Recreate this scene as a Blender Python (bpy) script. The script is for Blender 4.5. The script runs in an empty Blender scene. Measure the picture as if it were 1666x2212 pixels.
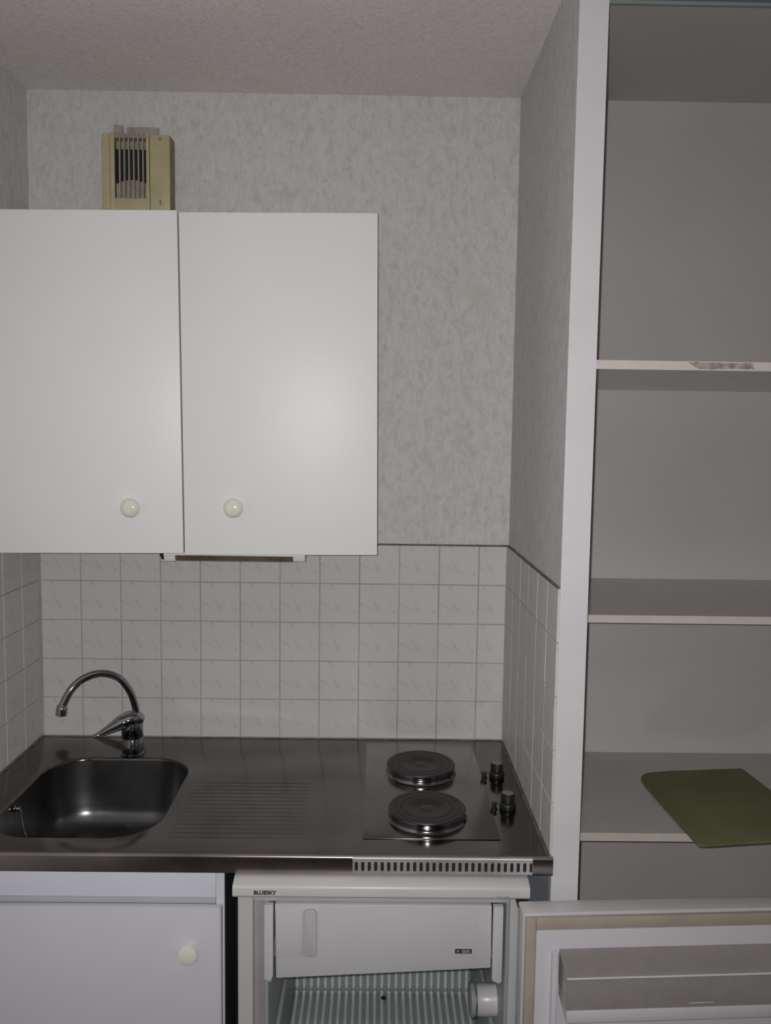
import bpy, bmesh, math, random
from mathutils import Matrix, Vector

random.seed(7)
scene = bpy.context.scene
COL = scene.collection

# ------------------------------------------------------------------ camera, flash, world, exposure
F_PX, IMG_W, IMG_H = 1798.2, 1666, 2212
CAM = Vector((0.865, -2.1172, 1.685))
YAW, PITCH, ROLL = 0.0099, 0.0885, 0.0137
fwd = Vector((math.sin(YAW) * math.cos(PITCH), math.cos(YAW) * math.cos(PITCH), -math.sin(PITCH)))
rgt = Vector((math.cos(YAW), -math.sin(YAW), 0))
dwn = fwd.cross(rgt)
r_ = rgt * math.cos(ROLL) - dwn * math.sin(ROLL)
d_ = rgt * math.sin(ROLL) + dwn * math.cos(ROLL)
ROTM = Matrix((r_, -d_, -fwd)).transposed()
cam_data = bpy.data.cameras.new('camera')
cam_data.sensor_fit = 'HORIZONTAL'
cam_data.sensor_width = 36.0
cam_data.lens = F_PX / IMG_W * 36.0
cam_data.clip_start = 0.01
cam = bpy.data.objects.new('camera', cam_data)
COL.objects.link(cam)
cam.matrix_world = Matrix.Translation(CAM) @ ROTM.to_4x4()
scene.camera = cam

world = bpy.data.worlds.new('world')
scene.world = world
world.use_nodes = True
world.node_tree.nodes['Background'].inputs[0].default_value = (1.0, 0.97, 0.95, 1)
world.node_tree.nodes['Background'].inputs[1].default_value = 0.05

# the photographer's flash, a hand's breadth lamp beside the lens
fl = bpy.data.lights.new('phone_flash', 'AREA')
fl.shape = 'DISK'
fl.size = 0.012
fl.energy = 17.0
fl.color = (1.0, 0.985, 0.985)
flo = bpy.data.objects.new('phone_flash', fl)
COL.objects.link(flo)
flo.matrix_world = Matrix.Translation(CAM - r_ * 0.012 - d_ * 0.008 + fwd * 0.01) @ ROTM.to_4x4() @ Matrix.Rotation(math.radians(8), 4, 'Y') @ Matrix.Rotation(math.radians(-7), 4, 'X')

vs = scene.view_settings
vs.view_transform = 'Standard'
vs.look = 'None'
vs.exposure = 0.0
vs.gamma = 1.0
vs.use_curve_mapping = False

scene.cycles.blur_glossy = 0.1

# ------------------------------------------------------------------ materials
MATS = {}


def new_mat(name):
    m = bpy.data.materials.new(name)
    m.use_nodes = True
    nt = m.node_tree
    b = nt.nodes['Principled BSDF']
    MATS[name] = m
    return m, nt, b


def node(nt, kind, **kw):
    n = nt.nodes.new(kind)
    for k, v in kw.items():
        if k.startswith('_'):
            setattr(n, k[1:], v)
        else:
            n.inputs[k.replace('#', ' ')].default_value = v
    return n


def ramp(nt, fac, stops):
    n = nt.nodes.new('ShaderNodeValToRGB')
    els = n.color_ramp.elements
    while len(els) < len(stops):
        els.new(0.5)
    for e, (p, c) in zip(els, stops):
        e.position = p
        e.color = c if len(c) == 4 else (*c, 1)
    nt.links.new(fac, n.inputs[0])
    return n.outputs[0]


def mixc(nt, fac, a, b, mode='MIX'):
    n = nt.nodes.new('ShaderNodeMix')
    n.data_type = 'RGBA'
    n.blend_type = mode
    for sock, v in ((n.inputs[0], fac), (n.inputs[6], a), (n.inputs[7], b)):
        if isinstance(v, bpy.types.NodeSocket):
            nt.links.new(v, sock)
        elif isinstance(v, (int, float)):
            sock.default_value = v
        else:
            sock.default_value = (*v, 1) if len(v) == 3 else v
    return n.outputs[2]


def objcoord(nt, scale=(1, 1, 1), rot=(0, 0, 0), loc=(0, 0, 0)):
    tc = nt.nodes.new('ShaderNodeTexCoord')
    mp = nt.nodes.new('ShaderNodeMapping')
    mp.inputs['Scale'].default_value = scale
    mp.inputs['Rotation'].default_value = rot
    mp.inputs['Location'].default_value = loc
    nt.links.new(tc.outputs['Object'], mp.inputs['Vector'])
    return mp.outputs[0]


def noise(nt, vec, scale, detail=2.0, rough=0.5, dist=0.0):
    n = nt.nodes.new('ShaderNodeTexNoise')
    n.inputs['Scale'].default_value = scale
    n.inputs['Detail'].default_value = detail
    n.inputs['Roughness'].default_value = rough
    n.inputs['Distortion'].default_value = dist
    nt.links.new(vec, n.inputs['Vector'])
    return n.outputs['Fac']


def bump(nt, b, h, strength, dist=0.001):
    n = nt.nodes.new('ShaderNodeBump')
    n.inputs['Strength'].default_value = strength
    n.inputs['Distance'].default_value = dist
    nt.links.new(h, n.inputs['Height'])
    nt.links.new(n.outputs[0], b.inputs['Normal'])


def plain(name, col, rough=0.5, metal=0.0, var=0.04, vscale=14.0, bmp=0.0, bscale=200.0, coat=0.0):
    m, nt, b = new_mat(name)
    v = objcoord(nt)
    n = noise(nt, v, vscale, 3)
    lo = tuple(max(0, c * (1 - var)) for c in col)
    hi = tuple(min(1, c * (1 + var)) for c in col)
    nt.links.new(ramp(nt, n, [(0.3, lo), (0.7, hi)]), b.inputs['Base Color'])
    b.inputs['Roughness'].default_value = rough
    b.inputs['Metallic'].default_value = metal
    b.inputs['Coat Weight'].default_value = coat
    b.inputs['Coat Roughness'].default_value = 0.1
    if bmp:
        bump(nt, b, noise(nt, v, bscale, 2), bmp)
    return m


def wall_paint(name, col, col2, fibre=(1, 1, 0.35), strength=0.5, mottle=55):
    """rough painted textured paper: short fibres pressed under the paint"""
    m, nt, b = new_mat(name)
    v = objcoord(nt, scale=fibre)
    n1 = noise(nt, v, 150, 3, 0.6, 0.6)
    n2 = noise(nt, objcoord(nt), 3.0, 3)
    n3 = noise(nt, v, 60, 2, 0.6, 1.0)
    c = ramp(nt, n1, [(0.25, tuple(x * 0.86 for x in col)), (0.6, col)])
    c = mixc(nt, ramp(nt, n2, [(0.35, (0, 0, 0)), (0.7, (0.5, 0.5, 0.5))]), c, col2)
    n4 = noise(nt, objcoord(nt, scale=(1, 1, 0.6)), mottle, 3, 0.65, 0.8)       # damp mottling
    c = mixc(nt, 1.0, c, ramp(nt, n4, [(0.30, (0.85, 0.85, 0.845)), (0.52, (1, 1, 1)), (0.75, (1.05, 1.05, 1.05))]), 'MULTIPLY')
    n5 = noise(nt, objcoord(nt, loc=(0.4, 0, 0.2)), 5.5, 3, 0.6)            # yellowish grease marks
    c = mixc(nt, ramp(nt, n5, [(0.60, (0, 0, 0)), (0.72, (0.55, 0.55, 0.55))]), c, tuple(x * k for x, k in zip(col, (0.88, 0.86, 0.76))))
    nt.links.new(c, b.inputs['Base Color'])
    b.inputs['Roughness'].default_value = 0.8
    b.inputs['Specular IOR Level'].default_value = 0.25
    ad = nt.nodes.new('ShaderNodeMath')
    ad.operation = 'ADD'
    nt.links.new(n1, ad.inputs[0])
    nt.links.new(n3, ad.inputs[1])
    bump(nt, b, ad.outputs[0], strength, 0.0025)
    return m


M_WALL = wall_paint('wall_paint_textured', (0.60, 0.59, 0.59), (0.57, 0.57, 0.54))
M_CEIL = wall_paint('ceiling_paint_textured', (0.73, 0.695, 0.67), (0.66, 0.62, 0.61), (1, 1, 1), 0.35, 110)
M_PART = plain('partition_edge_paint', (0.625, 0.61, 0.625), 0.55, var=0.03, vscale=8, bmp=0.15, bscale=60)
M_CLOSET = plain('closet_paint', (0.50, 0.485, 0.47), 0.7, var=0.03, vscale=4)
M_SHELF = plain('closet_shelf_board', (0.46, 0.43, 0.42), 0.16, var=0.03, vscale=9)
M_SHELFEDGE = plain('shelf_edge_band', (0.58, 0.53, 0.49), 0.5, var=0.04, vscale=20)
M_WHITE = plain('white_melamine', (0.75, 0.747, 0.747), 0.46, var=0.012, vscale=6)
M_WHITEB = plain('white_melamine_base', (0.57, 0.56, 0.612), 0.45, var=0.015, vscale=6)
M_CABEDGE = plain('cabinet_edge_band', (0.55, 0.53, 0.50), 0.5)
M_CREAM = plain('cream_knob_plastic', (0.72, 0.71, 0.62), 0.12, var=0.02, coat=0.5)
M_VENT = plain('yellowed_vent_plastic', (0.45, 0.395, 0.235), 0.5, var=0.10, vscale=18)
M_VENTDARK = plain('dark_vent_plastic', (0.24, 0.20, 0.13), 0.7, var=0.25, vscale=40)  # darker tone for the vent side, screw and latch mark
M_SLAT = plain('dusty_slat_plastic', (0.30, 0.28, 0.22), 0.6, var=0.15, vscale=60)
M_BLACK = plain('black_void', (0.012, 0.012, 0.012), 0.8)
M_KNOBBLK = plain('black_bakelite', (0.008, 0.008, 0.008), 0.35)
M_KNOBCAP = plain('grey_knob_cap', (0.16, 0.17, 0.17), 0.3)
M_IRON = plain('hotplate_iron', (0.014, 0.012, 0.011), 0.42, var=0.3, vscale=25, bmp=0.2, bscale=300)
M_CHROME = plain('chrome', (0.45, 0.45, 0.46), 0.1, 1.0, var=0.02)
M_CHROMED = plain('chrome_dark_plated', (0.27, 0.27, 0.28), 0.14, 1.0, var=0.04)
M_FRIDGE = plain('fridge_enamel', (0.49, 0.48, 0.48), 0.3, var=0.015)
M_FRIDGETOP = plain('fridge_top_board', (0.57, 0.565, 0.545), 0.4, var=0.02)
M_LINER = plain('shaded_fridge_liner', (0.30, 0.32, 0.32), 0.3, var=0.02)  # shade inside the fridge is put into this darkened colour
M_RIB = plain('lit_liner_ribs', (0.66, 0.71, 0.72), 0.25, var=0.02)  # same moulding as the liner, painted paler where ribs catch light
M_GASKET = plain('aged_door_gasket', (0.36, 0.31, 0.255), 0.6, var=0.10, vscale=12)
M_PANEL = plain('door_inner_panel', (0.56, 0.54, 0.57), 0.35, var=0.02)
M_FREEZER = plain('freezer_flap_plastic', (0.56, 0.55, 0.57), 0.38, var=0.015)
M_GREY = plain('grey_gap_board', (0.10, 0.105, 0.12), 0.7, var=0.15)
M_INK = plain('dark_lettering_ink', (0.03, 0.03, 0.035), 0.5)
M_INK2 = plain('grey_lettering_ink', (0.22, 0.22, 0.24), 0.5)
M_MAT = plain('olive_placemat', (0.135, 0.136, 0.064), 0.75, var=0.12, vscale=10, bmp=0.3, bscale=300)
M_GROUT = plain('tile_grout', (0.37, 0.345, 0.32), 0.9, var=0.2, vscale=9)
M_SEAL = plain('mouldy_sealant', (0.13, 0.105, 0.075), 0.7, var=0.5, vscale=25)
M_FLOOR = plain('vinyl_floor', (0.16, 0.12, 0.09), 0.5, var=0.15, vscale=6)
M_TRACK = plain('teal_grey_door_track', (0.10, 0.125, 0.135), 0.5, 0.3, var=0.05)
M_LAMPTUBE = plain('aged_lamp_strip', (0.12, 0.085, 0.045), 0.35, var=0.3, vscale=20)
M_WORN = plain('torn_edge_chipboard', (0.33, 0.265, 0.25), 0.9, var=0.35, vscale=90, bmp=0.6, bscale=250)


def steel_mat(name, col, rough, wav=0.0, scratch=0.1):
    m, nt, b = new_mat(name)
    v = objcoord(nt)
    n = noise(nt, v, 5.0, 4, 0.6)
    n2 = noise(nt, objcoord(nt, scale=(3, 260, 260)), 6.0, 2)
    c = ramp(nt, n, [(0.3, tuple(x * 0.72 for x in col)), (0.7, tuple(min(1, x * 1.2) for x in col))])
    nt.links.new(c, b.inputs['Base Color'])
    b.inputs['Metallic'].default_value = 1.0
    rr = nt.nodes.new('ShaderNodeMapRange')
    rr.inputs['To Min'].default_value = rough * 0.8
    rr.inputs['To Max'].default_value = rough * 1.25
    nt.links.new(n, rr.inputs['Value'])
    nt.links.new(rr.outputs[0], b.inputs['Roughness'])
    if wav:
        n3 = noise(nt, v, 6.5, 1)
        bump(nt, b, n3, wav, 0.02)
    return m


M_STEEL = steel_mat('worktop_steel', (0.165, 0.155, 0.142), 0.14, 0.12)
M_BOWL = steel_mat('sink_bowl_steel', (0.20, 0.20, 0.205), 0.3)
M_EDGE = steel_mat('worktop_edge_steel', (0.36, 0.33, 0.33), 0.25, 0.06)
M_HOB = steel_mat('hob_panel_steel', (0.24, 0.228, 0.21), 0.2, 0.08)
M_GRILLE = steel_mat('grille_steel', (0.80, 0.80, 0.81), 0.5)


def tile_mat():
    m, nt, b = new_mat('marbled_ceramic_tile')
    v0 = objcoord(nt, rot=(0, math.radians(30), 0), loc=(0.02, 0, 0.013))
    mp = nt.nodes.new('ShaderNodeMapping')
    mp.inputs['Scale'].default_value = (1.0, 1.0, 0.33)
    nt.links.new(v0, mp.inputs['Vector'])
    n = noise(nt, mp.outputs[0], 52, 3, 0.55, 0.5)
    n2 = noise(nt, objcoord(nt, loc=(0.3, 0, 1.7)), 18, 2)
    c = ramp(nt, n, [(0.30, (0.37, 0.37, 0.395)), (0.38, (0.505, 0.495, 0.495)), (0.46, (0.565, 0.55, 0.54))])
    c = mixc(nt, ramp(nt, n2, [(0.5, (0, 0, 0)), (0.8, (0.4, 0.4, 0.4))]), c, (0.525, 0.515, 0.52))
    oi = nt.nodes.new('ShaderNodeObjectInfo')
    c = mixc(nt, 1.0, c, ramp(nt, oi.outputs['Random'], [(0, (0.97, 0.97, 0.97)), (1, (1, 1, 1))]), 'MULTIPLY')
    nt.links.new(c, b.inputs['Base Color'])
    b.inputs['Roughness'].default_value = 0.45
    b.inputs['Specular IOR Level'].default_value = 0.12
    return m


M_TILE = tile_mat()


def clear_mat():
    m, nt, b = new_mat('clear_bin_plastic')
    b.inputs['Base Color'].default_value = (0.80, 0.80, 0.77, 1)
    b.inputs['Roughness'].default_value = 0.12
    b.inputs['IOR'].default_value = 1.3
    b.inputs['Transmission Weight'].default_value = 0.8
    n = noise(nt, objcoord(nt), 30, 2)
    nt.links.new(ramp(nt, n, [(0.3, (0.74, 0.71, 0.69)), (0.7, (0.80, 0.77, 0.75))]), b.inputs['Base Color'])
    return m


M_CLEAR = clear_mat()


# ------------------------------------------------------------------ helpers
def link(name, me, mat, parent=None, loc=(0, 0, 0), rot=(0, 0, 0), smooth=False):
    o = bpy.data.objects.new(name, me)
    COL.objects.link(o)
    if mat and not me.materials:
        me.materials.append(mat)
    o.location = loc
    o.rotation_euler = rot
    if parent:
        o.parent = parent
    if smooth:
        for p in me.polygons:
            p.use_smooth = True
    return o


def bm_obj(name, bm, mat, parent=None, smooth=False, loc=(0, 0, 0), rot=(0, 0, 0), angle=None):
    me = bpy.data.meshes.new(name)
    bmesh.ops.recalc_face_normals(bm, faces=bm.faces)
    bm.to_mesh(me)
    bm.free()
    o = link(name, me, mat, parent, loc, rot, smooth or angle is not None)
    if angle is not None:
        me.set_sharp_from_angle(angle=math.radians(angle))
    return o


def off(parent):
    """world offset of an unrotated parent chain, so parts may be given in room coordinates"""
    v = Vector((0, 0, 0))
    while parent is not None:
        v += parent.location
        parent = parent.parent
    return v


def add_box(bm, x0, x1, y0, y1, z0, z1):
    vs_ = [bm.verts.new(p) for p in ((x0, y0, z0), (x1, y0, z0), (x1, y1, z0), (x0, y1, z0),
                                     (x0, y0, z1), (x1, y0, z1), (x1, y1, z1), (x0, y1, z1))]
    for f in ((0, 3, 2, 1), (4, 5, 6, 7), (0, 1, 5, 4), (1, 2, 6, 5), (2, 3, 7, 6), (3, 0, 4, 7)):
        bm.faces.new([vs_[i] for i in f])


def boxes(name, lst, mat, parent=None, bev=0.0, seg=2, local=False):
    bm = bmesh.new()
    o = Vector((0, 0, 0)) if local else off(parent)
    for b in lst:
        add_box(bm, b[0] - o.x, b[1] - o.x, b[2] - o.y, b[3] - o.y, b[4] - o.z, b[5] - o.z)
    if bev:
        bmesh.ops.bevel(bm, geom=list(bm.edges), offset=bev, segments=seg, affect='EDGES', profile=0.5)
    return bm_obj(name, bm, mat, parent, angle=35 if bev else None)


def box(name, x0, x1, y0, y1, z0, z1, mat, parent=None, bev=0.0, seg=2, local=False):
    return boxes(name, [(x0, x1, y0, y1, z0, z1)], mat, parent, bev, seg, local)


def prism(name, pts, axis, a0, a1, mat, parent=None, bev=0.0, local=False, smooth_angle=30):
    """extrude a 2D outline along axis 'x','y' or 'z'"""
    bm = bmesh.new()
    o = Vector((0, 0, 0)) if local else off(parent)

    def P(u, v, a):
        p = {'x': (a, u, v), 'y': (u, a, v), 'z': (u, v, a)}[axis]
        return (p[0] - o.x, p[1] - o.y, p[2] - o.z)
    A = [bm.verts.new(P(u, v, a0)) for u, v in pts]
    B = [bm.verts.new(P(u, v, a1)) for u, v in pts]
    n = len(pts)
    bm.faces.new(A)
    bm.faces.new(B[::-1])
    for i in range(n):
        bm.faces.new((A[i], B[i], B[(i + 1) % n], A[(i + 1) % n]))
    if bev:
        bmesh.ops.bevel(bm, geom=list(bm.edges), offset=bev, segments=2, affect='EDGES', profile=0.5)
    return bm_obj(name, bm, mat, parent, angle=smooth_angle)


def lathe(name, prof, mat, parent=None, loc=(0, 0, 0), rot=(0, 0, 0), seg=40):
    """profile of (radius, height) spun around local z"""
    bm = bmesh.new()
    rings = []
    for r, h in prof:
        if r < 1e-6:
            rings.append([bm.verts.new((0, 0, h))])
        else:
            rings.append([bm.verts.new((r * math.cos(2 * math.pi * i / seg), r * math.sin(2 * math.pi * i / seg), h)) for i in range(seg)])
    for a, b in zip(rings, rings[1:]):
        for i in range(seg):
            j = (i + 1) % seg
            q = []
            for v in ((a[i], a[j], b[j], b[i]) if len(a) > 1 and len(b) > 1 else
                      ((a[0], b[j], b[i]) if len(a) == 1 else (a[i], a[j], b[0]))):
                q.append(v)
            bm.faces.new(q)
    return bm_obj(name, bm, mat, parent, loc=loc, rot=rot, angle=40)


def tube_bm(bm, pts, rad, seg=12, cap=True):
    pts = [Vector(p) for p in pts]
    n = len(pts)
    rads = rad if isinstance(rad, (list, tuple)) else [rad] * n
    t0 = (pts[1] - pts[0]).normalized()
    up = Vector((0, 1, 0)) if abs(t0.y) < 0.8 else Vector((1, 0, 0))
    nrm = (up - t0 * up.dot(t0)).normalized()
    prev = None
    rings = []
    for i, p in enumerate(pts):
        t = (pts[min(i + 1, n - 1)] - pts[max(i - 1, 0)]).normalized()
        nrm = (nrm - t * nrm.dot(t)).normalized()
        bi = t.cross(nrm)
        ring = [bm.verts.new(p + (nrm * math.cos(2 * math.pi * k / seg) + bi * math.sin(2 * math.pi * k / seg)) * rads[i]) for k in range(seg)]
        rings.append(ring)
        if prev:
            for k in range(seg):
                bm.faces.new((prev[k], prev[(k + 1) % seg], ring[(k + 1) % seg], ring[k]))
        prev = ring
    if cap:
        bm.faces.new(rings[0][::-1])
        bm.faces.new(rings[-1])


def tube(name, pts, rad, mat, parent=None, seg=12, local=False):
    bm = bmesh.new()
    o = Vector((0, 0, 0)) if local else off(parent)
    tube_bm(bm, [Vector(p) - o for p in pts], rad, seg)
    return bm_obj(name, bm, mat, parent, angle=50)


def smooth_path(pts, n=6):
    pts = [Vector(p) for p in pts]
    out = []
    for i in range(len(pts) - 1):
        p0, p1, p2, p3 = pts[max(i - 1, 0)], pts[i], pts[i + 1], pts[min(i + 2, len(pts) - 1)]
        for k in range(n):
            t = k / n
            out.append(0.5 * ((2 * p1) + (p2 - p0) * t + (2 * p0 - 5 * p1 + 4 * p2 - p3) * t * t + (3 * p1 - p0 - 3 * p2 + p3) * t ** 3))
    out.append(pts[-1])
    return out


def rrect(cx, cy, hx, hy, r, n=8):
    out = []
    for sx, sy, a0 in ((1, 1, 0), (-1, 1, 90), (-1, -1, 180), (1, -1, 270)):
        for k in range(n + 1):
            a = math.radians(a0 + 90 * k / n)
            out.append((cx + sx * (hx - r) + r * math.cos(a), cy + sy * (hy - r) + r * math.sin(a)))
    return out


def thing(name, label, cat, loc=(0, 0, 0), rot=(0, 0, 0), group=None):
    o = bpy.data.objects.new(name, None)
    COL.objects.link(o)
    o.empty_display_size = 0.05
    o.location = loc
    o.rotation_euler = rot
    return tag(o, label, cat, group)


def tag(o, label, cat, group=None):
    o['label'] = label
    o['category'] = cat
    if group:
        o['group'] = group
    return o


def struct(o, label=None):
    o['kind'] = 'structure'
    if label:
        o['label'] = label
    return o


def text(name, body, size, loc, mat, parent, bold=0.0):
    cu = bpy.data.curves.new(name, 'FONT')
    cu.body = body
    cu.size = size
    cu.extrude = 0.0002
    cu.offset = bold
    cu.align_x = 'LEFT'
    tmp = bpy.data.objects.new(name, cu)
    me = bpy.data.meshes.new_from_object(tmp)
    bpy.data.objects.remove(tmp)
    bpy.data.curves.remove(cu)
    me.materials.clear()
    o = link(name, me, mat, parent, Vector(loc) - off(parent), (math.radians(90), 0, 0))
    return o


# ------------------------------------------------------------------ room shell
CEIL_Z = 2.521
WB = 0.005          # painted back wall, behind the tile faces at y = 0
PX0, PX1 = 1.2045, 1.256     # partition
PF = -0.605         # partition front
RX = 2.30           # right side of the closet / room
RY = -3.9           # wall behind the photographer

floor = struct(box('floor', -0.105, RX + 0.1, RY - 0.1, 0.105, -0.08, 0.0, M_FLOOR), 'dark vinyl floor of the kitchenette')
ceiling = struct(box('ceiling', -0.105, RX + 0.1, RY - 0.1, 0.105, CEIL_Z, CEIL_Z + 0.08, M_CEIL), 'textured off-white ceiling')
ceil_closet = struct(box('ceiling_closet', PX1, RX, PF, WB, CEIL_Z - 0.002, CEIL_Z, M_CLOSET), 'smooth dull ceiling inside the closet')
wall_back = struct(box('wall_back', -0.105, PX0 + 0.0255, WB, WB + 0.1, 0.0, CEIL_Z, M_WALL), 'textured grey-white back wall above the tiles')
wall_left = struct(box('wall_left', -0.105, -WB, RY, WB, 0.0, CEIL_Z, M_WALL), 'textured wall beside the sink')
wall_part = struct(box('wall_partition', PX0, PX1, PF + 0.001, WB, 0.0, CEIL_Z, M_WALL), 'narrow partition between kitchenette and closet')
cap = box('end_face', PX0, PX1, PF, PF + 0.0012, 0.0, CEIL_Z, M_PART, wall_part)
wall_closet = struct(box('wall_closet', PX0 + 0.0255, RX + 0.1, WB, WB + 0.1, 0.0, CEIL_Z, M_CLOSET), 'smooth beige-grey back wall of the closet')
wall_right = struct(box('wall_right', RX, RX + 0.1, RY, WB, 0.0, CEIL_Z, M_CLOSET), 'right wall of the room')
wall_rear = struct(box('wall_rear', -0.105, RX + 0.1, RY - 0.1, RY, 0.0, CEIL_Z, M_WALL), 'wall behind the viewer')

# closet door track hung from the ceiling at the closet mouth
tr = struct(box('trim_1', PX1, RX, PF, PF + 0.005, 2.447, CEIL_Z, M_TRACK), 'dark track over the closet opening')
box('track_lip', PX1, RX, PF - 0.0005, PF + 0.006, 2.441, 2.447, plain('track_lip_metal', (0.2, 0.215, 0.22), 0.5), tr)

# ------------------------------------------------------------------ wall tiles
TP = 0.1022
GAP = 0.0024
TILE_TOP = 1.4125
TILE_Z0 = 0.9015


def tile_mesh(w, h, name='tile'):
    bm = bmesh.new()
    add_box(bm, -w / 2, w / 2, 0.0, 0.0042, -h / 2, h / 2)
    front = [e for e in bm.edges if all(abs(v.co.y) < 1e-6 for v in e.verts)]
    bmesh.ops.bevel(bm, geom=front, offset=0.0012, segments=2, affect='EDGES', profile=0.5)
    bmesh.ops.recalc_face_normals(bm, faces=bm.faces)
    me = bpy.data.meshes.new(name)
    bm.to_mesh(me)
    bm.free()
    me.materials.append(M_TILE)
    return me


TM_FULL = tile_mesh(TP - GAP, TP - GAP)


def tile_run(parent, origin, u, rotz, widths, start):
    """rows of tiles; u is the direction along the wall, start the first joint"""
    x = start
    for w in widths:
        me = TM_FULL if abs(w - TP) < 1e-6 else tile_mesh(w - GAP, TP - GAP)
        for r in range(5):
            zc = TILE_TOP - TP * (r + 0.5)
            j = random.uniform(-0.0003, 0.0003)
            p = Vector(origin) + Vector(u) * (x + w / 2)
            nrm = Vector((math.sin(rotz), -math.cos(rotz), 0))
            p = p + nrm * j
            o = bpy.data.objects.new('tile', me)
            COL.objects.link(o)
            o.parent = parent
            o.location = (p.x, p.y, zc)
            o.rotation_euler = (random.uniform(-0.002, 0.002), 0, rotz + random.uniform(-0.002, 0.002))
        x += w


tile_run(wall_back, (0, 0, 0), (1, 0, 0), 0.0, [TP] * 11 + [1.2 - 11 * TP - 0.004], 0.004)
tile_run(wall_left, (0, 0, 0), (0, -1, 0), math.radians(90), [TP] * 6, 0.0)
tile_run(wall_part, (1.2, 0, 0), (0, -1, 0), math.radians(-90), [TP] * 5 + [0.605 - 5 * TP], 0.0)
box('grout', -0.0015, 1.2015, 0.0014, WB, 0.895, TILE_TOP, M_GROUT, wall_back)
box('grout', -WB, -0.0016, -0.613, 0.0014, 0.895, TILE_TOP, M_GROUT, wall_left)
box('grout', 1.2016, PX0, PF + 0.0015, 0.0014, 0.895, TILE_TOP, M_GROUT, wall_part)
tube('sealant_bead', [(0.0, 0.002, TILE_TOP + 0.0005), (1.2, 0.002, TILE_TOP + 0.0005)], 0.0026, M_SEAL, wall_back, 8)
tube('sealant_bead', [(1.2025, 0.002, TILE_TOP + 0.0005), (1.2025, PF + 0.004, TILE_TOP + 0.0005)], 0.003, M_SEAL, wall_part, 8)
tube('sealant_bead', [(-0.0025, 0.002, TILE_TOP + 0.0005), (-0.0025, -0.6, TILE_TOP + 0.0005)], 0.0026, M_SEAL, wall_left, 8)

# ------------------------------------------------------------------ wall cabinet (hangs a little crooked)
CT = math.radians(-0.62)
cab = thing('wall_cabinet', 'white two-door wall cabinet with cream knobs hanging above the sink', 'cabinet', (0.0, 0.0, 1.424), (0, CT, 0))
CW, CH, CD = 0.866, 0.7225, 0.312
boxes('carcass', [(0.012, 0.028, -CD, -0.001, 0.0, CH), (CW - 0.017, CW - 0.001, -CD, -0.001, 0.0, CH),
                  (0.028, CW - 0.017, -CD, -0.001, 0.0, 0.016), (0.028, CW - 0.017, -CD, -0.001, CH - 0.016, CH),
                  (0.436, 0.452, -CD, -0.008, 0.016, CH - 0.016)], M_WHITE, cab, local=True)
box('back_panel', 0.028, CW - 0.017, -0.008, -0.001, 0.016, CH - 0.016, M_WHITE, cab, local=True)
box('shelf_board', 0.028, 0.436, -CD + 0.02, -0.009, 0.35, 0.366, M_WHITE, cab, local=True)
KNOB_PROF = [(0.0075, 0.0), (0.0075, 0.010), (0.012, 0.013), (0.0195, 0.017), (0.0208, 0.0205), (0.0195, 0.0245), (0.0155, 0.0285), (0.009, 0.031), (0.0, 0.0318)]
for x0, x1, z0, z1, kx in ((0.012, 0.4472, 0.0025, CH + 0.001, 0.3405), (0.4505, CW, -0.001, CH - 0.003, 0.5595)):
    d = box('door', x0, x1, -0.331, -0.314, z0, z1, M_WHITE, cab, 0.0012, 2, local=True)
    lathe('knob', KNOB_PROF, M_CREAM, d, (kx, -0.331, 0.106 - 0.004), (math.radians(90), 0, 0))

# ------------------------------------------------------------------ strip light under the cabinet
sl = thing('strip_light', 'short strip light with brown diffuser under the wall cabinet', 'lamp', (0.52, -0.2, 1.395))
prism('housing', [(-0.222, 1.411), (-0.218, 1.426), (-0.182, 1.426), (-0.178, 1.411)], 'x', 0.376, 0.70, M_WHITE, sl, 0.001)
prism('diffuser', [(-0.217, 1.4105), (-0.212, 1.399), (-0.2, 1.3955), (-0.188, 1.399), (-0.183, 1.4105)], 'x', 0.402, 0.672, M_LAMPTUBE, sl)
prism('end_cap', [(-0.22, 1.4105), (-0.214, 1.396), (-0.186, 1.396), (-0.18, 1.4105)], 'x', 0.376, 0.4015, M_WHITE, sl, 0.001)
prism('end_cap', [(-0.22, 1.4105), (-0.214, 1.398), (-0.186, 1.398), (-0.18, 1.4105)], 'x', 0.6725, 0.70, M_WHITE, sl, 0.001)
tube('cable_plug', [(0.366, -0.2, 1.426), (0.366, -0.2, 1.411), (0.369, -0.2, 1.403), (0.376, -0.2, 1.402)], 0.0045, M_BLACK, sl, 10)

# ------------------------------------------------------------------ extractor vent
ve = thing('extractor_vent', 'yellowed plastic extractor vent with dark slatted opening high on back wall', 'vent', (0.274, WB, 2.19))
VX0, VX1, VZ0, VZ1, VF = 0.192, 0.3555, 2.19, 2.405, -0.047
boxes('casing', [(VX0, VX0 + 0.003, VF + 0.004, WB, VZ0, VZ1 - 0.004), (VX0 + 0.003, VX1 - 0.003, VF + 0.004, WB, VZ0, VZ0 + 0.003),
                 (VX0 + 0.003, VX1 - 0.003, VF + 0.004, WB, VZ1 - 0.007, VZ1 - 0.004)], M_VENT, ve)
box('side_panel', VX1 - 0.003, VX1, VF + 0.003, WB, VZ0, VZ1 - 0.004, M_VENTDARK, ve)
box('front_strip', VX0, 0.2115, VF, VF + 0.005, VZ0, VZ1 - 0.002, M_VENT, ve, 0.0015)
box('front_strip', 0.3075, VX1, VF, VF + 0.005, VZ0, VZ1 - 0.004, M_VENT, ve, 0.0015)
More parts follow.
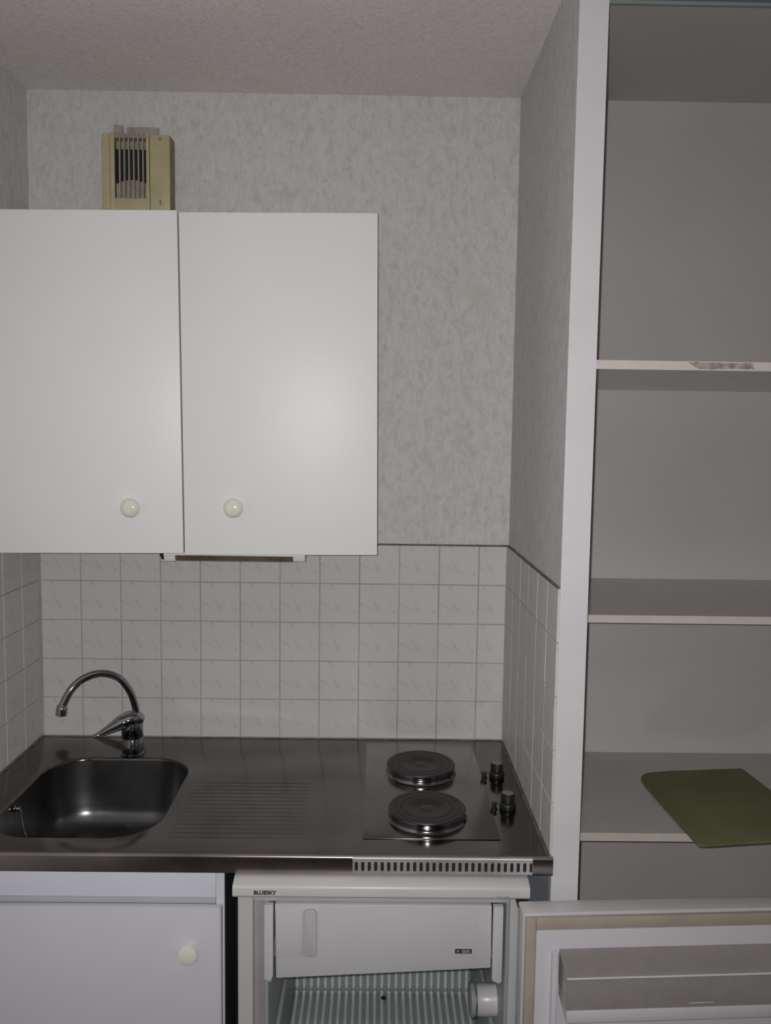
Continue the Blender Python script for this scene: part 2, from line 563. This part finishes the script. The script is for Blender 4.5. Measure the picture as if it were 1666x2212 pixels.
boxes('grille_frame', [(0.2125, 0.2235, VF - 0.002, VF + 0.006, VZ0, VZ1), (0.2995, 0.3065, VF - 0.002, VF + 0.006, VZ0, VZ1),
                       (0.2235, 0.2995, VF - 0.002, VF + 0.006, VZ0, 2.252), ], M_VENT, ve, 0.0008)
box('grille_head', 0.2235, 0.2995, VF + 0.003, VF + 0.007, 2.394, VZ1, M_SLAT, ve)
for k in range(6):
    x = 0.2335 + k * 0.0112
    box('slat', x + 0.0005, x + 0.0036, VF - 0.001, VF + 0.008, 2.252, VZ1 - 0.001, M_SLAT, ve)
box('duct_back', 0.2, 0.35, -0.004, 0.003, 2.2, 2.40, M_BLACK, ve)
box('damper_plate', 0.2236, 0.2994, VF + 0.012, VF + 0.014, 2.370, 2.389, M_SLAT, ve)
arc = [(0.2236, 2.253)] + [(0.2236 + 0.0758 * t / 10, 2.284 + 0.014 * math.sin(math.pi * (0.1 + 0.8 * t / 10))) for t in range(11)] + [(0.2994, 2.253)]
prism('damper_flap', arc, 'y', VF + 0.011, VF + 0.014, M_SLAT, ve)
lathe('screw', [(0.0035, 0), (0.0035, 0.0008), (0.0, 0.0012)], M_VENTDARK, ve, Vector((0.3325, VF, 2.391)) - off(ve), (math.radians(90), 0, 0), 14)
box('latch_mark', 0.3305, 0.3345, VF - 0.0012, VF, 2.238, 2.2495, M_VENTDARK, ve, 0.0003)
boxes('dirt_crust', [(0.210, 0.231, -0.006, WB, VZ1 - 0.006, VZ1 + 0.033), (0.240, 0.318, -0.003, WB, VZ1 - 0.006, VZ1 + 0.029)], plain('old_dirt_film', (0.36, 0.335, 0.28), 0.8, var=0.2, vscale=60), ve, 0.002)

# ------------------------------------------------------------------ steel worktop with sink
WTZ = 0.90
WF = -0.612
wt = thing('sink_worktop', 'stainless steel worktop with pressed sink bowl, draining ridges and slotted front', 'worktop', (0.6, -0.3, 0.862))
SINK = rrect(0.2615, -0.346, 0.1675, 0.2005, 0.095, 10)


def worktop_mesh():
    bm = bmesh.new()
    o = off(wt)
    outer = [(0.0012, WF + 0.006), (1.1988, WF + 0.006), (1.1988, -0.0012), (0.0012, -0.0012)]
    rim = rrect(0.2615, -0.346, 0.1735, 0.2065, 0.10, 10)
    ve_, eds = [], []
    for loop in (outer, rim):
        vv = [bm.verts.new((x - o.x, y - o.y, WTZ - o.z)) for x, y in loop]
        ve_.append(vv)
        for i in range(len(vv)):
            eds.append(bm.edges.new((vv[i], vv[(i + 1) % len(vv)])))
    bmesh.ops.triangle_fill(bm, use_beauty=True, use_dissolve=False, edges=eds)
    # pressed-down rim
    prev = ve_[1]
    for k in range(1, 5):
        a = math.radians(90 * k / 4)
        ins, dz = 0.006 * math.sin(a), 0.006 * (1 - math.cos(a))
        lp = rrect(0.2615, -0.346, 0.1735 - ins, 0.2065 - ins, 0.10 - ins, 10)
        cur = [bm.verts.new((x - o.x, y - o.y, WTZ - dz - o.z)) for x, y in lp]
        for i in range(len(cur)):
            j = (i + 1) % len(cur)
            bm.faces.new((prev[i], prev[j], cur[j], cur[i]))
        prev = cur
    return bm_obj('top_sheet', bm, M_STEEL, wt, angle=30)


worktop_mesh()


def bowl():
    bm = bmesh.new()
    o = off(wt)
    prev = None
    depth = 0.158
    prof = [(0.0, 0.006), (0.002, 0.03), (0.006, 0.07), (0.011, 0.105)]
    for k in range(7):
        a = math.radians(90 * k / 6)
        prof.append((0.013 + 0.045 * (1 - math.cos(a)), depth - 0.045 + 0.045 * math.sin(a)))
    prof += [(0.10, depth + 0.002), (0.14, depth + 0.004)]
    for ins, dz in prof:
        r = max(0.02, 0.095 - ins * 0.55)
        lp = rrect(0.2615, -0.346, 0.1675 - ins, 0.2005 - ins, min(r, 0.1675 - ins - 0.001), 10)
        cur = [bm.verts.new((x - o.x, y - o.y, WTZ - dz - o.z)) for x, y in lp]
        if prev:
            for i in range(len(cur)):
                j = (i + 1) % len(cur)
                bm.faces.new((prev[i], prev[j], cur[j], cur[i]))
        prev = cur
    bm.faces.new(prev)
    ob = bm_obj('sink_bowl', bm, M_BOWL, wt, smooth=True)
    return ob


bw = bowl()
lathe('drain', [(0.0, 0.003), (0.018, 0.003), (0.024, 0.0045), (0.034, 0.004), (0.037, 0.0)], M_CHROME, bw, Vector((0.2615, -0.346, WTZ - 0.162)) - off(bw))
# rolled front lip
lip = [(WF + 0.006, 0.8999)]
for k in range(7):
    a = math.radians(90 * k / 6)
    lip.append((WF + 0.006 - 0.006 * math.sin(a), 0.894 + 0.006 * math.cos(a)))
lip += [(WF, 0.868), (WF + 0.002, 0.8635), (WF + 0.006, 0.862), (WF + 0.016, 0.862), (WF + 0.016, 0.8635), (WF + 0.0065, 0.8640), (WF + 0.006, 0.868), (WF + 0.006, 0.8985)]
prism('front_edge', lip, 'x', 0.0012, 1.206, M_EDGE, wt)
boxes('under_frame', [(0.003, 1.196, WF + 0.02, WF + 0.045, 0.864, 0.8985), (0.003, 1.196, -0.03, -0.004, 0.864, 0.8985), (0.4600, 0.49, WF + 0.045, -0.03, 0.87, 0.8985)], M_GREY, wt)
tube('sealant_bead', [(0.004, -0.0035, WTZ + 0.0005), (1.196, -0.0035, WTZ + 0.0005)], 0.0022, M_SEAL, wall_back, 8)
tube('sealant_bead', [(1.1965, -0.004, WTZ + 0.0005), (1.1965, -0.603, WTZ + 0.0005)], 0.0025, M_SEAL, wall_part, 8)
tube('sealant_bead', [(0.0035, -0.004, WTZ + 0.0005), (0.0035, -0.6, WTZ + 0.0005)], 0.0025, M_SEAL, wall_left, 8)
# draining ridges pressed in the sheet
bm = bmesh.new()
o_ = off(wt)
for k in range(15):
    y = -0.285 - k * 0.0185
    xs = 0.47 + 0.0 * k
    tube_bm(bm, smooth_path([Vector((xs, y, WTZ - 0.0025)) - o_, Vector((xs + 0.015, y, WTZ - 0.00155)) - o_, Vector((0.705, y, WTZ - 0.00155)) - o_, Vector((0.72, y, WTZ - 0.0025)) - o_], 3), 0.0022, 8)
dr = bm_obj('draining_ridges', bm, M_STEEL, wt, angle=60)
dr['kind'] = 'stuff'


def grille():
    """perforated strip with upright slots"""
    bm = bmesh.new()
    o = off(wt)
    x0, x1, z0, z1 = 0.827, 1.1665, 0.8665, 0.8975
    n, pitch = 28, 0.01222
    first = 0.8305
    y0 = WF - 0.0035
    sw, sh = 0.0031, 0.0092
    zc = 0.8815

    def V(x, z, y=y0):
        return bm.verts.new((x - o.x, y - o.y, z - o.z))

    def quad(a, b, c, d):
        bm.faces.new([V(*a), V(*b), V(*c), V(*d)])
    xa = first - pitch / 2 + 0.0035
    cells = []
    for k in range(n):
        cx = first + 0.0035 + k * pitch
        L, R = cx - pitch / 2, cx + pitch / 2
        if k == 0:
            L = x0
        if k == n - 1:
            R = x1
        B, T = zc - 0.0125, zc + 0.0125
        slot = []
        m = 6
        for i in range(m + 1):
            a = math.pi * i / m
            slot.append((cx + sw * math.cos(a), zc + (sh - sw) + sw * math.sin(a)))
        for i in range(m + 1):
            a = math.pi + math.pi * i / m
            slot.append((cx + sw * math.cos(a), zc - (sh - sw) + sw * math.sin(a)))
        outl = []
        for i in range(m + 1):
            outl.append((R - (R - L) * i / m, T))
        for i in range(m + 1):
            outl.append((L + (R - L) * i / m, B))
        N = len(slot)
        for i in range(N):
            j = (i + 1) % N
            quad(outl[i], outl[j], slot[j], slot[i])
        for i in range(N):      # slot walls give the sheet its thickness
            j = (i + 1) % N
            bm.faces.new([V(*slot[i]), V(*slot[j]), V(slot[j][0], slot[j][1], y0 + 0.0015), V(slot[i][0], slot[i][1], y0 + 0.0015)])
    B, T = zc - 0.0125, zc + 0.0125
    for (za, ya), (zb, yb) in (((T, y0), (z1 - 0.001, y0)), ((z1 - 0.001, y0), (z1 + 0.0006, y0 + 0.0015)), ((z1 + 0.0006, y0 + 0.0015), (z1 + 0.0012, y0 + 0.005)),
                               ((z0 + 0.001, y0), (B, y0)), ((z0, y0 + 0.0035), (z0 + 0.001, y0))):
        bm.faces.new([V(x0, za, ya), V(x1, za, ya), V(x1, zb, yb), V(x0, zb, yb)])
    for x in (x0, x1):
        bm.faces.new([V(x, z0, y0), V(x, z1, y0), V(x, z1, y0 + 0.0035), V(x, z0, y0 + 0.0035)])
    bmesh.ops.remove_doubles(bm, verts=bm.verts, dist=1e-5)
    return bm_obj('vent_grille', bm, M_GRILLE, wt, angle=35)


grille()
box('grille_shadow_box', 0.8275, 1.166, WF - 0.0012, WF - 0.0003, 0.868, 0.8965, M_BLACK, wt)

# ------------------------------------------------------------------ hob let into the worktop
hob = thing('electric_hob', 'two-plate electric hob with black knobs let into the steel worktop', 'hob', (0.98, -0.3, WTZ))
box('hob_panel', 0.845, 1.116, -0.545, -0.03, WTZ + 0.0003, WTZ + 0.0015, M_HOB, hob, 0.0005, 3)


def hotplate(x, y, r):
    h = 0.0225
    base = lathe('hotplate', [(r * 0.95, 0.010), (r * 0.985, 0.016), (r * 0.985, h - 0.002), (r * 0.965, h), (r * 0.86, h), (r * 0.85, h - 0.0008),
                              (r * 0.83, h - 0.0008), (r * 0.82, h), (r * 0.68, h), (r * 0.67, h - 0.0008), (r * 0.65, h - 0.0008), (r * 0.64, h),
                              (r * 0.40, h), (r * 0.36, h - 0.002), (0.0, h - 0.0022)], M_IRON, hob, Vector((x, y, WTZ)) - off(hob), seg=64)
    lathe('rim', [(r * 1.03, 0.0022), (r * 1.0, 0.005), (r * 0.985, 0.009), (r * 0.995, 0.014), (r * 1.005, 0.0185), (r * 0.998, 0.0205), (r * 0.986, 0.0205)], M_CHROMED, base, (0, 0, 0), seg=64)
    lathe('centre_disc', [(0.0, h - 0.0012), (0.012, h - 0.0014), (0.013, h - 0.0022)], plain_red, base, (0, 0, 0), seg=24)


plain_red = plain('heat_browned_disc', (0.05, 0.025, 0.018), 0.4)
hotplate(0.9765, -0.446, 0.0812)
hotplate(0.9755, -0.213, 0.0812)
for (x, y), lab in zip(((1.152, -0.236), (1.152, -0.402)), (None, None)):
    kb = lathe('control_knob', [(0.0165, 0.0), (0.0175, 0.002), (0.0178, 0.010), (0.0165, 0.0125), (0.0145, 0.014), (0.0148, 0.030), (0.0140, 0.0315), (0.0, 0.0315)], M_KNOBBLK, hob,
               Vector((x, y, WTZ)) - off(hob), seg=32)
    box('grip', -0.0045, 0.0045, -0.0165, 0.0165, 0.0135, 0.0335, M_KNOBBLK, kb, 0.001, local=True)
    lathe('cap', [(0.0118, 0.0), (0.0118, 0.0012), (0.0, 0.0014)], M_KNOBCAP, kb, (0, 0, 0.0335), seg=28)
for x, y in ((1.1215, -0.243), (1.1225, -0.405)):
    pl = lathe('pilot_stud', [(0.0075, 0.0), (0.0075, 0.002), (0.0045, 0.004), (0.0045, 0.009), (0.0065, 0.0105), (0.006, 0.014), (0.0, 0.015)], M_KNOBBLK, hob, Vector((x, y, WTZ)) - off(hob), seg=20)

# ------------------------------------------------------------------ mixer tap
tap = thing('mixer_tap', 'chrome single-lever mixer tap with gooseneck spout behind the sink', 'tap', (0.268, -0.116, WTZ))
lathe('body', [(0.0, 0.0), (0.0285, 0.0), (0.0285, 0.004), (0.0262, 0.006), (0.0258, 0.040), (0.0245, 0.042), (0.0245, 0.045), (0.0255, 0.047), (0.0252, 0.075), (0.022, 0.084), (0.0, 0.086)],
      M_CHROMED, tap, (0, 0, 0), seg=40)
path = smooth_path([(0.2835, -0.103, 0.938), (0.2828, -0.112, 0.958), (0.2801, -0.113, 0.979), (0.2761, -0.117, 1.0212), (0.2643, -0.125, 1.0643), (0.2415, -0.137, 1.0985),
                    (0.2055, -0.155, 1.1135), (0.1715, -0.175, 1.106), (0.1495, -0.192, 1.0866), (0.1365, -0.203, 1.0606), (0.1325, -0.207, 1.049)], 6)
sp = tube('spout', path, 0.0088, M_CHROME, tap, 20)
tube('nozzle', [(0.1330, -0.2062, 1.051), (0.1322, -0.2070, 1.048), (0.1308, -0.2083, 1.040), (0.1295, -0.2095, 1.028)], [0.0095, 0.0122, 0.0125, 0.0122], M_CHROME, sp, 20)
# lever: a tapered swept handle on a tilted cap
hp = smooth_path([(0.290, -0.108, 0.984), (0.272, -0.118, 0.9915), (0.250, -0.131, 0.986), (0.226, -0.145, 0.975), (0.204, -0.158, 0.965), (0.191, -0.166, 0.960)], 6)
n_ = len(hp)
hr = []
for i in range(n_):
    t = i / (n_ - 1)
    hr.append(0.014 + 0.010 * math.sin(math.pi * min(1, t / 0.55)) if t < 0.4 else max(0.0075, 0.0235 - 0.030 * (t - 0.4) / 0.6 + 0.012 * max(0, (t - 0.4) / 0.6) ** 2))
bm = bmesh.new()
tube_bm(bm, [p - off(tap) for p in hp], hr, 20)
for v in bm.verts:      # flatten into a paddle
    # squash upright thickness along the sweep
    best = min(hp, key=lambda q: (q - off(tap) - v.co).length)
    v.co.z = (best.z - off(tap).z) + (v.co.z - (best.z - off(tap).z)) * 0.78
lv = bm_obj('lever', bm, M_CHROME, tap, angle=60)

# sink plug chain hanging inside the bowl
ch = thing('plug_chain', 'thin bead chain on a stud hanging inside the sink bowl', 'chain', (0.110, -0.392, 0.884))
lathe('stud', [(0.0, 0.0), (0.007, 0.0), (0.007, 0.002), (0.003, 0.003), (0.003, 0.008), (0.005, 0.009), (0.005, 0.012), (0.0, 0.013)], M_CHROME, ch, (-0.0125, 0, 0.0), (0, math.radians(90), 0), 20)
bm = bmesh.new()
pts = smooth_path([(0.0, 0.0, -0.003), (0.002, 0.002, -0.03), (0.006, 0.006, -0.06), (0.016, 0.012, -0.094)], 10)
for p in pts:
    bmesh.ops.create_icosphere(bm, subdivisions=1, radius=0.0015, matrix=Matrix.Translation(p))
tube_bm(bm, pts, 0.0007, 6)
bm_obj('bead_strand', bm, M_CHROME, ch, smooth=True)

# ------------------------------------------------------------------ base cabinet
bc = thing('base_cabinet', 'white base cabinet with one knobbed door under the sink', 'cabinet', (0.295, -0.3, 0.0))
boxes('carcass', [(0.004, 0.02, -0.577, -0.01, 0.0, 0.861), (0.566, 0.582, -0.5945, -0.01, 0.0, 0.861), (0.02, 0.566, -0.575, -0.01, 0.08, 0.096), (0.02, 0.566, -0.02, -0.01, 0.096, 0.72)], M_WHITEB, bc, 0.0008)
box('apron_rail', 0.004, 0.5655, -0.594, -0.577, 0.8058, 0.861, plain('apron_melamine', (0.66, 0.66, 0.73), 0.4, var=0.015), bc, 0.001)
box('rail_gap_strip', 0.004, 0.5655, -0.595, -0.5775, 0.7935, 0.8055, plain('grey_gap_strip', (0.40, 0.41, 0.44), 0.5), bc, 0.001)  # grey strip filling the gap between rail and door
box('gap_shade_sheet', 0.5821, 0.5832, -0.590, -0.01, 0.0, 0.861, M_BLACK, bc)  # black sheet added to paint shade on the cabinet side of the gap
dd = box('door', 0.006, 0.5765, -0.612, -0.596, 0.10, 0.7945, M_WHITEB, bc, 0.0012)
box('edge_band', 0.5766, 0.5790, -0.611, -0.597, 0.10, 0.794, M_CABEDGE, dd)
lathe('knob', [(0.009, 0.0), (0.0085, 0.012), (0.012, 0.016), (0.0190, 0.022), (0.0195, 0.026), (0.0180, 0.029), (0.010, 0.0315), (0.0, 0.032)], M_CREAM, dd, Vector((0.5205, -0.612, 0.717)) - off(dd), (math.radians(90), 0, 0))
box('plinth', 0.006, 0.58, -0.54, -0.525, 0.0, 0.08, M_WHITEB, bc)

# ------------------------------------------------------------------ fridge, door swung wide open
fr = thing('fridge', 'small white under-counter fridge with its door swung wide open', 'fridge', (0.882, -0.33, 0.0))
FX0, FX1, FY = 0.6085, 1.1475, -0.602
boxes('cabinet_shell', [(FX0, 0.638, FY, -0.04, 0.03, 0.826), (1.1285, FX1, FY, -0.04, 0.03, 0.826),
                        (0.638, 1.1285, FY, -0.04, 0.803, 0.826), (0.638, 1.1285, -0.06, -0.04, 0.03, 0.803), (0.638, 1.1285, FY, -0.06, 0.03, 0.06)], M_FRIDGE, fr, 0.003)
top_ = [(-0.05, 0.8265), (-0.628, 0.8265), (-0.632, 0.831), (-0.632, 0.846), (-0.630, 0.850), (-0.606, 0.857), (-0.05, 0.857)]
prism('top_board', top_, 'x', 0.6035, 1.1605, M_FRIDGETOP, fr, 0.0012)
text('lettering', 'BLUESKY', 0.0105, (0.6435, -0.6332, 0.8348), M_INK, fr, 0.0004)
text('lettering', 'BTH50E', 0.0070, (1.0975, -0.6332, 0.8300), M_INK2, fr)
# liner: dark groove, inner lips, side walls, stepped back
boxes('groove', [(0.638, 0.6605, FY + 0.022, FY + 0.030, 0.06, 0.803)], plain('liner_groove', (0.30, 0.27, 0.27), 0.6, var=0.1), fr)
ln = boxes('liner', [(0.6605, 0.667, FY + 0.002, -0.085, 0.06, 0.803), (1.1215, 1.1285, FY + 0.002, -0.085, 0.06, 0.803),
                     (0.667, 1.1215, FY + 0.03, -0.085, 0.797, 0.803), (0.667, 1.1215, -0.092, -0.085, 0.06, 0.797),
                     (0.667, 1.1215, FY + 0.03, -0.092, 0.06, 0.066), (0.667, 1.1215, -0.215, -0.092, 0.066, 0.262)], M_LINER, fr, 0.001)
rp = smooth_path([(0, -0.0925, 0.64), (0, -0.0925, 0.45), (0, -0.0925, 0.285), (0, -0.0965, 0.268), (0, -0.110, 0.2625), (0, -0.16, 0.2625), (0, -0.205, 0.2625), (0, -0.2145, 0.2575), (0, -0.2155, 0.24), (0, -0.2155, 0.08)], 3)
bm = bmesh.new()
tube_bm(bm, rp, 0.0046, 10)
bmesh.ops.recalc_face_normals(bm, faces=bm.faces)
rib_me = bpy.data.meshes.new('rib')
bm.to_mesh(rib_me)
bm.free()
for p in rib_me.polygons:
    p.use_smooth = True
rib_me.materials.append(M_RIB)
for k in range(25):
    rb = bpy.data.objects.new('rib', rib_me)
    COL.objects.link(rb)
    rb.parent = ln
    rb.location = Vector((0.6745 + k * 0.01815, 0, 0)) - off(ln)
lathe('drain_hole', [(0.0, 0.0), (0.0062, 0.0), (0.0062, 0.003), (0.0, 0.003)], M_BLACK, ln, Vector((0.8965, -0.118, 0.2655)) - off(ln), (0, 0, 0), 16)
box('shelf_ledge', 1.113, 1.1214, -0.56, -0.1, 0.4600, 0.470, M_LINER, ln, 0.002)
box('shelf_ledge', 0.6672, 0.676, -0.56, -0.1, 0.4600, 0.470, M_LINER, ln, 0.002)
# freezer compartment: box, side cheeks, flap hanging slightly askew
boxes('freezer_box', [(0.668, 1.1205, -0.57, -0.11, 0.672, 0.677)], M_LINER, fr, 0.001)
for x0, x1 in ((0.6605, 0.6775), (1.0955, 1.1145)):
    prism('freezer_cheek', [(x0, 0.803), (x1, 0.803), (x1, 0.662 if x0 < 0.8 else 0.652), ((x0 + x1) / 2 + 0.004, 0.648), (x0, 0.655)], 'y', FY - 0.012, FY + 0.0, M_FREEZER, fr, 0.0015)
flap = prism('freezer_flap', [(0.6795, 0.8005), (1.0935, 0.8005), (1.0945, 0.6745), (0.6815, 0.6505)], 'y', FY - 0.004, FY + 0.014, M_FREEZER, fr, 0.003)
yF = FY - 0.004
prism('handle_plate', [(0.6815, 0.7895), (0.733, 0.7905), (0.733, 0.698), (0.6825, 0.6935)], 'y', yF - 0.003, yF + 0.0005, M_FREEZER, flap, 0.0015)
prism('handle_grip', rrect(0.7475, 0.745, 0.0125, 0.047, 0.008, 4), 'y', yF - 0.0065, yF + 0.001, plain('handle_grey', (0.46, 0.455, 0.48), 0.4), flap, 0.002)
boxes('flap_crease', [(1.0585, 1.0600, yF - 0.0012, yF + 0.0005, 0.678, 0.785)], M_FREEZER, flap, 0.0004)
emb = box('rating_emblem', 1.0245, 1.0565, yF - 0.0006, yF + 0.0004, 0.7045, 0.7135, M_INK, flap)
box('emblem_field', 1.0375, 1.0530, yF - 0.0009, yF - 0.0004, 0.7058, 0.7122, M_INK2, emb)
text('emblem_star', '*', 0.012, (1.0275, yF - 0.0012, 0.7035), M_FREEZER, emb)
# thermostat, its round housing and dial
th = lathe('thermostat', [(0.0, 0.0), (0.030, 0.0), (0.0305, 0.003), (0.0305, 0.036), (0.028, 0.040), (0.0, 0.040)], M_FRIDGE, fr, Vector((1.1215, -0.50, 0.536)) - off(fr), (0, math.radians(-90), 0), 40)
lathe('dial', [(0.012, 0.040), (0.012, 0.043), (0.031, 0.0435), (0.033, 0.046), (0.033, 0.052), (0.030, 0.054), (0.0, 0.054)], M_LINER, th, (0, 0, 0), seg=28)
box('hinge_bracket', 1.135, 1.157, -0.648, -0.604, 0.8205, 0.8262, M_BLACK, fr, 0.001)
for x in (0.64, 1.12):
    for y in (-0.56, -0.08):
        lathe('foot', [(0.016, 0.0), (0.018, 0.004), (0.012, 0.010), (0.012, 0.032)], M_BLACK, fr, Vector((x, y, 0)) - off(fr), seg=16)

# open door (local x along its width, inner face towards -y)
DW, DT, DH0, DH1 = 0.545, 0.047, 0.06, 0.8315
bm = bmesh.new()
add_box(bm, 0, DW, 0.004, DT, DH0, DH1)
bmesh.ops.bevel(bm, geom=list(bm.edges), offset=0.004, segments=3, affect='EDGES', profile=0.5)
fd = bm_obj('fridge_door', bm, M_FRIDGE, fr, angle=35)
fd['label'] = 'open fridge door showing its clear shelf'
fd.location = Vector((1.1385, -0.688, 0)) - off(fr)
fd.rotation_euler = (0, 0, math.radians(3.1))


def L(name, lst, mat, parent, bev=0.0):
    return boxes(name, lst, mat, parent, bev, 2, local=True)


L('gasket', [(0.004, 0.022, -0.006, 0.0035, DH0 + 0.005, DH1 - 0.004), (DW - 0.022, DW - 0.004, -0.006, 0.0035, DH0 + 0.005, DH1 - 0.004),
             (0.022, DW - 0.022, -0.006, 0.0035, DH1 - 0.026, DH1 - 0.004), (0.022, DW - 0.022, -0.006, 0.0035, DH0 + 0.005, DH0 + 0.027)], M_GASKET, fd, 0.002)
L('inner_panel', [(0.0225, DW - 0.0225, -0.008, 0.0035, DH0 + 0.028, DH1 - 0.0265)], M_PANEL, fd, 0.0025)
L('side_rail', [(0.050, 0.060, -0.022, -0.0085, DH0 + 0.04, DH1 - 0.060)], M_PANEL, fd, 0.002)
L('side_rail', [(DW - 0.060, DW - 0.050, -0.022, -0.0085, DH0 + 0.04, DH1 - 0.060)], M_PANEL, fd, 0.002)
bx0, bx1 = 0.0645, DW - 0.0645
lid = prism('bin_lid', [(-0.0095, 0.7690), (-0.0095, 0.7715), (-0.060, 0.7560), (-0.064, 0.7515), (-0.0610, 0.7515), (-0.058, 0.7540)], 'x', bx0 + 0.0005, bx1 - 0.0005, M_CLEAR, fd, local=True)
tube('bin_rim', [(bx0, -0.0632, 0.7505), (bx1, -0.0632, 0.7505)], 0.0020, M_PANEL, fd, 8, local=True)
L('bin_front', [(bx0, bx1, -0.0625, -0.0600, 0.6915, 0.7480)], M_CLEAR, fd, 0.0005)
for xa in (bx0, bx1 - 0.0025):
    prism('bin_side', [(-0.0095, 0.7680), (-0.0598, 0.7525), (-0.0598, 0.6915), (-0.0095, 0.7100)], 'x', xa, xa + 0.0025, M_CLEAR, fd, local=True)
prism('bin_tray', [(-0.0090, 0.7080), (-0.0090, 0.6880), (-0.058, 0.6690), (-0.0645, 0.6690), (-0.0645, 0.6912), (-0.058, 0.6912)], 'x', bx0 + 0.001, bx1 - 0.001, M_PANEL, fd, 0.001, local=True)
L('bin_mark', [(bx0 + 0.22, bx0 + 0.265, -0.0630, -0.0626, 0.6985, 0.7000)], M_PANEL, fd)
for zb in (0.42, 0.13):
    prism('bottle_rack', [(-0.0090, zb), (-0.0090, zb - 0.02), (-0.085, zb - 0.02), (-0.085, zb + 0.05), (-0.0815, zb + 0.05), (-0.0815, zb)], 'x', bx0 + 0.001, bx1 - 0.001, M_PANEL, fd, 0.001, local=True)

# dark boards added as shade in the gaps either side of the fridge
gb = tag(box('gap_shade_board', 1.1635, 1.2035, -0.585, -0.57, 0.0, 0.861, M_GREY), 'dark board added as shade in the gap between fridge and partition', 'board')

gb2 = tag(box('gap_shade_board', 0.5835, 0.6065, -0.47, -0.455, 0.0, 0.861, M_BLACK), 'black board added as shade deep between base cabinet and fridge', 'board')

# ------------------------------------------------------------------ closet shelves
SX0, SX1 = PX1 + 0.0005, RX - 0.001


def shelf(z0, z1, yf, label):
    s = thing('closet_shelf', label, 'shelf', ((SX0 + SX1) / 2, -0.2, z0), group='closet shelves')
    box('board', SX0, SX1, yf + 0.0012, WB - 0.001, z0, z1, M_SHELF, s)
    box('edge_band', SX0, SX1, yf, yf + 0.0012, z0, z1, M_SHELFEDGE, s)
    return s


s1 = shelf(1.8145, 1.8305, -0.603, 'top closet shelf with a torn patch on its front edge')
s2 = shelf(1.3165, 1.3325, -0.452, 'bare middle closet shelf below eye level')
s3 = shelf(0.8525, 0.8700, -0.449, 'lowest closet shelf carrying the olive placemat')
# torn patch on the top shelf edge
bm = bmesh.new()
up, lo = [], []
for k in range(22):
    t = k / 21
    x = 1.423 + 0.116 * t
    up.append((x, 1.8295 - random.uniform(0, 0.0022)))
    lo.append((x + 0.004, 1.8165 + random.uniform(0, 0.0025) + (0.008 * (1 - t * 8) if t < 0.12 else 0)))
prism('torn_patch', up + lo[::-1], 'y', -0.6036, -0.6028, M_WORN, s1)
up = [(1.572 + 0.02 * k, 1.829 - random.uniform(0, 0.002)) for k in range(4)]
lo = [(1.576 + 0.018 * k, 1.8235 + random.uniform(0, 0.003)) for k in range(4)]
prism('torn_patch', up + lo[::-1], 'y', -0.6036, -0.6028, M_WORN, s1)

# ------------------------------------------------------------------ placemat
mz = 0.8708
pm_pts = [(1.528, -0.470)]
pm = [(1.521, -0.505), (1.5085, -0.225)]
for k in range(1, 7):
    a = math.radians(180 - 90 * k / 7)
    pm.append((1.5585 + 0.05 * math.cos(a), -0.190 + 0.05 * math.sin(a)))
pm += [(1.60, -0.131), (1.785, -0.110), (1.800, -0.30), (1.82, -0.47), (1.535, -0.5085)]
mat_o = prism('placemat', pm, 'z', mz, mz + 0.005, M_MAT, None, 0.001)
tag(mat_o, 'olive green placemat with a rounded corner lying on the lowest closet shelf', 'placemat')
